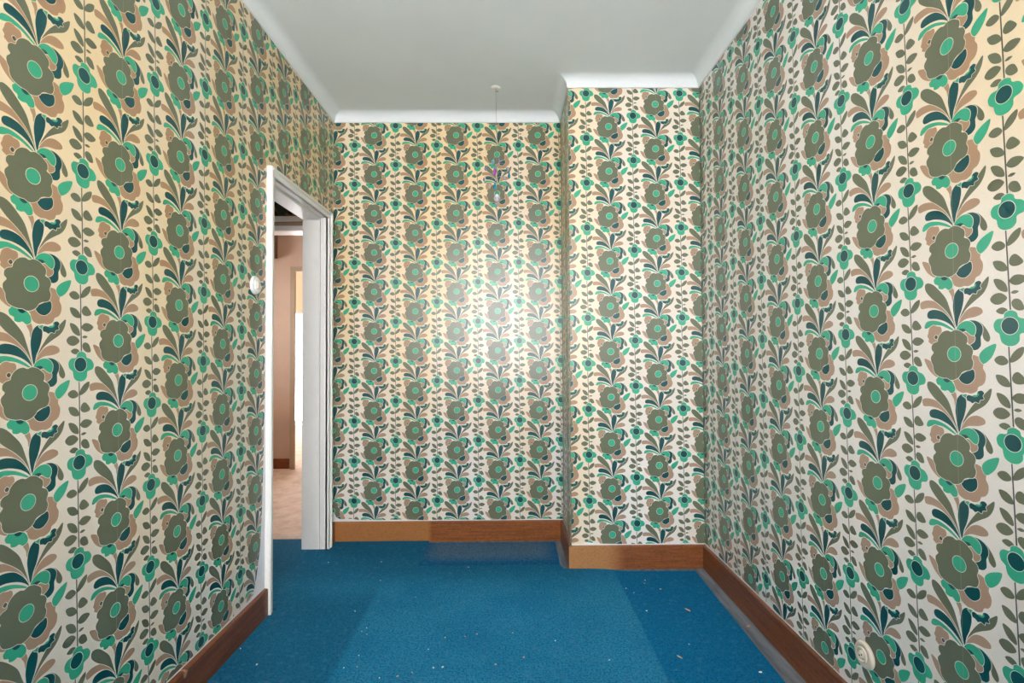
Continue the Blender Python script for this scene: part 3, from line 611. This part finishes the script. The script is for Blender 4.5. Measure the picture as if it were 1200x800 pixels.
def window(name, label, ax0, ax1, y0, y1, z0, z1, mullions, transom=None, sill=True, ysill=None):
    w = tag(empty(name, (0.5 * (ax0 + ax1), 0.5 * (y0 + y1), z0)), label, 'window', kind='structure')
    fwid = 0.06
    for a, b, c, d in ((ax0, ax0 + fwid, z0, z1), (ax1 - fwid, ax1, z0, z1), (ax0 + fwid, ax1 - fwid, z0, z0 + fwid), (ax0 + fwid, ax1 - fwid, z1 - fwid, z1)):
        mb = MB(); mb.box(a, b, y0, y1, c, d, 'wframe', 0.004); part(mb, 'frame_bar', w)
    xs = [ax0 + fwid] + [ax0 + (ax1 - ax0) * t_ for t_ in mullions] + [ax1 - fwid]
    for x in xs[1:-1]:
        mb = MB(); mb.box(x - 0.03, x + 0.03, y0, y1, z0 + fwid, z1 - fwid, 'wframe', 0.004); part(mb, 'mullion', w)
    for i in range(len(xs) - 1):
        mb = MB(); e0 = 0.03 if i else 0; e1 = 0.03 if i < len(xs) - 2 else 0
        ym = 0.5 * (y0 + y1); mb.box(xs[i] + e0, xs[i + 1] - e1, ym - 0.002, ym + 0.002, z0 + fwid, z1 - fwid, 'pane'); part(mb, 'pane', w)
    if sill:
        mb = MB(); mb.box(ax0 - 0.04, ax1 + 0.04, YF - 0.02, YF + 0.09, z0 - 0.03, z0 - 0.0005, 'wframe', 0.006); part(mb, 'window_sill', w)
    return w
window('window_1', 'wide white casement window behind the viewer', WX0, WX1, YF - 0.11, YF - 0.05, WZ0, WZ1, (0.333, 0.667))
window('window_2', 'tall glazed balcony door of the bright far room', GX0, GX1, GY + 0.02, GY + 0.08, 0.005, GZ1, (0.66,), sill=False)
portal('daylight_portal_far', (0.5 * (GX0 + GX1), GY + 0.09, 0.5 * GZ1), (math.radians(90), 0, 0), GX1 - GX0, GZ1)

w3 = tag(empty('window_hall_added', (HX0 - 0.05, 4.35, 0.9)), 'small white window, added out of view in the hall side wall to light it', 'window', kind='structure')  # unseen window added to brighten the hall
for y0, y1, z0, z1 in ((3.85, 3.91, 0.9, 2.2), (4.79, 4.85, 0.9, 2.2), (3.91, 4.79, 0.9, 0.96), (3.91, 4.79, 2.14, 2.2)):
    mb = MB(); mb.box(HX0 - 0.08, HX0 - 0.02, y0, y1, z0, z1, 'wframe', 0.004); part(mb, 'frame_bar', w3)
mb = MB(); mb.box(HX0 - 0.052, HX0 - 0.048, 3.91, 4.79, 0.96, 2.14, 'pane'); part(mb, 'pane', w3)
portal('daylight_portal_added_window', (HX0 - 0.09, 4.35, 1.55), (math.radians(90), 0, math.radians(90)), 1.0, 1.3)  # guides daylight through the added hall window

# ------------------------------------------------------------------ carpet
def slab(name, outline, holes_z, mat, wob=0.003, step=0.05):
    pts = []
    rnd = random.Random(3)
    for i in range(len(outline)):
        a, b = outline[i], outline[(i + 1) % len(outline)]
        L = math.hypot(b[0] - a[0], b[1] - a[1]); n = max(1, int(L / step))
        for k in range(n):
            u = k / n; w = wob if 0 < k else 0
            pts.append((a[0] + (b[0] - a[0]) * u + rnd.uniform(-w, w), a[1] + (b[1] - a[1]) * u + rnd.uniform(-w, w)))
    mb = MB(); z0, z1 = holes_z
    mb.rings([[(x, y, z0) for x, y in pts], [(x, y, z1) for x, y in pts]], mat, True, False)
    return mb.build(name)
AX0, AX1, AY0, AY1 = -0.503, 0.292, 2.842, 3.182
e = 0.0015
car = slab('carpet', [(XL + BBT + 0.001, YF + 0.03), (XR - 0.10, YF + 0.03), (0.990, 1.3), (0.994, 1.83), (1.016, 2.744), (0.62, 2.750), (0.54, 2.775), (0.45, 2.784), (XC - BBT - 0.028, 2.786), (AX1 + e, AY0 - e), (AX0 - e, AY0 - e - 0.003), (AX0 + 0.004, YB - BBT - 0.003), (XL + 0.022, YB - BBT - 0.002), (XL + 0.021, CY1 + 0.002), (PX + 0.002, CY1 + 0.001), (PX + 0.002, CY0 - 0.002), (XL + BBT + 0.001, CY0 - 0.003)], (0.0, 0.008), 'carpet', 0.0)
lob = slab('floor_lobby', [(PX + 0.0015, DY0 + 0.014), (PX + 0.0015, DY1 - 0.006), (XO, DY1 - 0.006), (XO - 0.002, HY - 0.001), (LX + 0.002, HY - 0.001), (LX + 0.002, 1.31), (XO - 0.002, 1.31), (XO - 0.002, DY0 + 0.014)], (0.0, 0.008), 'carpet', 0.0)
tag(lob, 'blue carpet running through the doorway into the dim lobby', 'floor', kind='structure')
tag(car, 'worn royal blue fitted carpet covering the room floor, faded in the middle', 'carpet')
pc = slab('carpet_offcut', [(AX0, AY0), (AX1, AY0), (AX1 + 0.003, AY1), (AX0 + 0.006, AY1)], (0.0, 0.0065), 'carpet_piece', 0.001)
tag(pc, 'dusty rectangular blue carpet piece laid in the alcove by the back baseboard', 'carpet piece')

# ------------------------------------------------------------------ small fittings
sw = tag(empty('light_switch', (XL, 2.222, 1.5006)), 'round white light switch on the left wall beside the door casing', 'light switch')
mb = MB(); mb.lathe([(0.041, 0.0005), (0.041, 0.005), (0.038, 0.010), (0.031, 0.013), (0.030, 0.012), (0.0, 0.012)], (XL, 2.222, 1.5006), (1, 0, 0), 'whiteplastic', 40); part(mb, 'base_plate', sw)
mb = MB(); mb.lathe([(0.0275, 0.011), (0.0275, 0.013), (0.024, 0.0155), (0.0, 0.016)], (XL, 2.222, 1.5006), (1, 0, 0), 'whiteplastic', 36); part(mb, 'cover', sw)
mb = MB(); mb.box(XL + 0.0150, XL + 0.0200, 2.222 - 0.008, 2.222 + 0.008, 1.5006 - 0.017, 1.5006 + 0.017, 'ivory', 0.003); part(mb, 'toggle', sw)
mb = MB(); mb.lathe([(0.003, 0.015), (0.003, 0.0165), (0.0, 0.017)], (XL, 2.234, 1.487), (1, 0, 0), 'brass', 12); part(mb, 'screw', sw)
SY, SZ = 1.548, 1.1986 - 0.932
so = tag(empty('wall_socket', (XR, SY, SZ)), 'round cream wall socket low on the right wall', 'socket')
mb = MB(); mb.lathe([(0.040, 0.0005), (0.040, 0.005), (0.037, 0.009), (0.0275, 0.011), (0.026, 0.0095), (0.0, 0.0095)], (XR, SY, SZ), (-1, 0, 0), 'ivory', 44); part(mb, 'cover_plate', so)
mb = MB(); mb.lathe([(0.0235, 0.0092), (0.0235, 0.014), (0.021, 0.016), (0.0165, 0.0145), (0.0155, 0.0105), (0.0, 0.0105)], (XR, SY, SZ), (-1, 0, 0), 'ivory', 36); part(mb, 'ring', so)
mb = MB(); mb.lathe([(0.0125, 0.0100), (0.0125, 0.0155), (0.010, 0.0165), (0.0, 0.0165)], (XR, SY, SZ), (-1, 0, 0), 'ivory', 28); ins = part(mb, 'insert', so)
for dy, dz in ((-0.0045, 0.003), (0.0045, -0.003)):
    mb = MB(); mb.lathe([(0.0026, 0.0160), (0.0026, 0.0169), (0.0, 0.0169)], (XR, SY + dy, SZ + dz), (-1, 0, 0), 'hole', 12)
    mb.v = [(p[0] - XR, p[1] - SY, p[2] - SZ) for p in mb.v]; mb.build('pin_hole', ins)

# ceiling hook and crystal sun catcher
CX, CY = -0.058, 2.906
hk = tag(empty('ceiling_hook', (CX, CY, ZC)), 'small white ceiling plate with a hook above the crystal mobile', 'hook')
mb = MB(); mb.lathe([(0.028, -0.0005), (0.028, 0.002), (0.025, 0.005), (0.010, 0.007), (0.0, 0.007)], (CX, CY, ZC), (0, 0, -1), 'gloss', 32); part(mb, 'plate', hk)
mb = MB(); mb.tube([(CX, CY, ZC - 0.006), (CX, CY, ZC - 0.020)] + [(CX + 0.006 - 0.006 * math.cos(a), CY, ZC - 0.020 - 0.006 * math.sin(a)) for a in (0.5, 1.1, 1.6, 2.2, 2.8, 3.4)], 0.0016, 'brass', 8); part(mb, 'hook', hk)
sc = tag(empty('crystal_mobile', (CX, CY, 2.05)), 'crystal sun catcher with purple and turquoise drops hanging from the ceiling', 'sun catcher')
mb = MB(); mb.tube([(CX, CY, ZC - 0.025), (CX + 0.002, CY, 2.55), (CX + 0.003, CY, 2.32)], 0.0008, 'wire', 6); part(mb, 'hanging_wire', sc)
mb = MB(); mb.tube([(CX + 0.003, CY, 2.325), (CX + 0.003, CY, 2.12)], 0.0014, 'wire', 6); part(mb, 'spindle', sc)
def facet(mb, c, r, h, mat, n=8, drop=False):
    """cut crystal: faceted bead, or a drop with a pointed top"""
    x, y, z = c
    pf = [(0.0015, h), (r * 0.55, h * 0.25), (r, -h * 0.35), (r * 0.72, -h * 0.8), (0.001, -h)] if drop else [(0.0015, h), (r * 0.7, h * 0.62), (r, 0.0), (r * 0.7, -h * 0.62), (0.001, -h)]
    mb.rings([[(x + rr * math.cos(2 * math.pi * (j + 0.5 * (i % 2)) / n), y + rr * math.sin(2 * math.pi * (j + 0.5 * (i % 2)) / n), z + hh) for j in range(n)] for i, (rr, hh) in enumerate(pf)], mat, True, False)
def arm(tip, hang_z, mat, r, h, drop, z_in, dy=0.0, cap=None):
    """curved wire arm from the spindle, its crystal hangs from the tip"""
    x0 = CX + 0.003; tx = tip; ty = CY + dy
    mbw = MB(); pts = []
    for k in range(9):
        u = k / 8
        pts.append((x0 + (tx - x0) * u, CY + dy * u, z_in + 0.022 * math.sin(u * math.pi) - 0.012 * u))
    mbw.tube(pts, 0.0011, 'wire', 6); mbw.tube([pts[-1], (tx, ty, hang_z + h * 0.95)], 0.0006, 'wire', 5)
    a = part(mbw, 'arm', sc)
    mbc = MB(); facet(mbc, (tx, ty, hang_z), r, h, mat, 8, drop)
    mbc.v = [(p[0] - CX, p[1] - CY, p[2] - 2.05) for p in mbc.v]; mbc.build('crystal', a)
arm(-0.075, 2.296, 'paleblue', 0.012, 0.017, False, 2.315, -0.03)
arm(-0.040, 2.304, 'lilac', 0.007, 0.012, False, 2.320, -0.02)
arm(-0.120, 2.268, 'lilac', 0.008, 0.014, False, 2.285, 0.0)
arm(0.011, 2.272, 'clear', 0.008, 0.014, False, 2.288, 0.02)
arm(0.017, 2.226, 'cyan', 0.0085, 0.024, True, 2.262, -0.02)
arm(-0.066, 2.236, 'magenta', 0.010, 0.026, False, 2.268, -0.04)
arm(-0.129, 2.201, 'lilac', 0.007, 0.012, False, 2.222, -0.01)
arm(-0.064, 2.156, 'cyan', 0.010, 0.027, True, 2.192, -0.04)
arm(-0.012, 2.206, 'clear', 0.008, 0.013, False, 2.228, -0.03)
arm(0.004, 2.184, 'paleblue', 0.006, 0.011, False, 2.212, 0.03)
arm(-0.098, 2.178, 'clear', 0.006, 0.011, False, 2.205, 0.03)
mb = MB(); facet(mb, (CX + 0.004, CY, 2.095), 0.020, 0.025, 'clear', 10); part(mb, 'crystal_ball', sc)
mb = MB(); facet(mb, (CX + 0.004, CY, 2.060), 0.009, 0.012, 'lilac', 8, True); part(mb, 'crystal', sc)

# ------------------------------------------------------------------ debris on the carpet
FLAKES = [(0.712, 2.634, 'w', 8), (0.763, 2.536, 't', 12), (0.592, 2.548, 'w', 7), (0.634, 2.327, 'w', 9), (0.826, 2.33, 's', 34), (0.665, 1.977, 's', 26), (0.933, 1.879, 'w', 15), (1.046, 2.205, 'p', 24), (0.734, 2.061, 'w', 6), (0.389, 1.963, 'w', 8), (-0.722, 2.895, 'w', 8), (-1.024, 2.895, 'w', 8), (-0.22, 2.815, 'p', 12), (-0.628, 2.181, 't', 8), (-0.265, 2.129, 't', 9), (-0.182, 2.134, 'p', 9), (-0.134, 2.152, 't', 8), (-0.25, 1.931, 'w', 10), (-0.285, 1.927, 'w', 8), (-0.05, 1.944, 't', 9), (0.059, 1.986, 'p', 10), (0.193, 2.096, 'w', 8), (-0.322, 2.046, 'w', 6), (-0.576, 1.939, 't', 8), (-0.624, 1.933, 'w', 7), (-0.474, 1.871, 'w', 8), (-0.41, 1.881, 't', 10), (-0.669, 2.663, 'w', 5), (-0.452, 2.476, 't', 6), (-0.615, 2.207, 'w', 7), (0.018, 2.158, 't', 6), (-0.965, 1.96, 'w', 10), (-1.083, 2.066, 'w', 8), (-0.708, 2.351, 'w', 6), (-0.60, 2.16, 't', 6), (-0.59, 2.01, 'w', 6), (-0.36, 1.90, 't', 7), (0.70, 2.60, 't', 6), (0.62, 2.50, 'w', 5)]
rnd = random.Random(11)
LAB = {'w': ('paint_flake', 'small white paint flake lying on the blue carpet', 'flake', 'white paint flakes on the carpet', 'flake_white'),
       't': ('wood_crumb', 'small tan wood crumb lying on the blue carpet', 'crumb', 'tan wood crumbs on the carpet', 'flake_tan'),
       'p': ('plaster_crumb', 'small pinkish plaster crumb on the blue carpet', 'crumb', 'pinkish plaster crumbs', 'flake_pink'),
       's': ('wood_splinter', '', 'splinter', 'pale wood splinters', 'flake_tan')}
for x, y, kd, mm in FLAKES:
    nm, lab, cat, grp, mat = LAB[kd]
    if kd == 's': lab = 'longest pale wood splinter on the dark blue carpet strip by the right wall' if mm == 34 else 'shorter pale splinter at the near edge of the dark blue carpet strip'
    if kd == 'p' and mm == 24: lab, grp = 'pinkish plaster piece on the grey floor strip by the right baseboard', 'pinkish plaster crumbs'
    if kd == 'w' and mm == 15: lab = 'largest white paint flake, near the right baseboard in the foreground'
    if lab.startswith('small'):
        zone = 'lying on the dark unfaded carpet strip by the right wall' if x > 0.578 else ('lying on the darker carpet area beside the left wall and door' if x < -0.655 else ('near the alcove edge' if y > 2.7 else ('on the left half of the faded carpet middle' if x < -0.2 else 'on the right half of the faded carpet middle')))
        lab = lab.split(' lying')[0].split(' on the')[0] + ' ' + zone
    L_ = mm / 1000 * 0.5; Wd = L_ * (0.22 if kd == 's' else rnd.uniform(0.5, 0.85)); a0 = rnd.uniform(0, math.pi)
    if kd == 's': a0 = -0.9
    ring = []
    for k in range(7):
        a = 2 * math.pi * k / 7; rr = rnd.uniform(0.75, 1.1); px, py = L_ * rr * math.cos(a), Wd * rr * math.sin(a)
        ring.append((px * math.cos(a0) - py * math.sin(a0), px * math.sin(a0) + py * math.cos(a0)))
    mb = MB(); th = 0.0012 + L_ * 0.12
    mb.rings([[(p[0], p[1], 0) for p in ring], [(p[0] * 0.85, p[1] * 0.85, th * rnd.uniform(0.7, 1.2)) for p in ring]], mat, True, False)
    o = mb.build(nm); o.location = (x, y, 0.0082 if x < 1.0 else 0.0002); tag(o, lab, cat, grp)
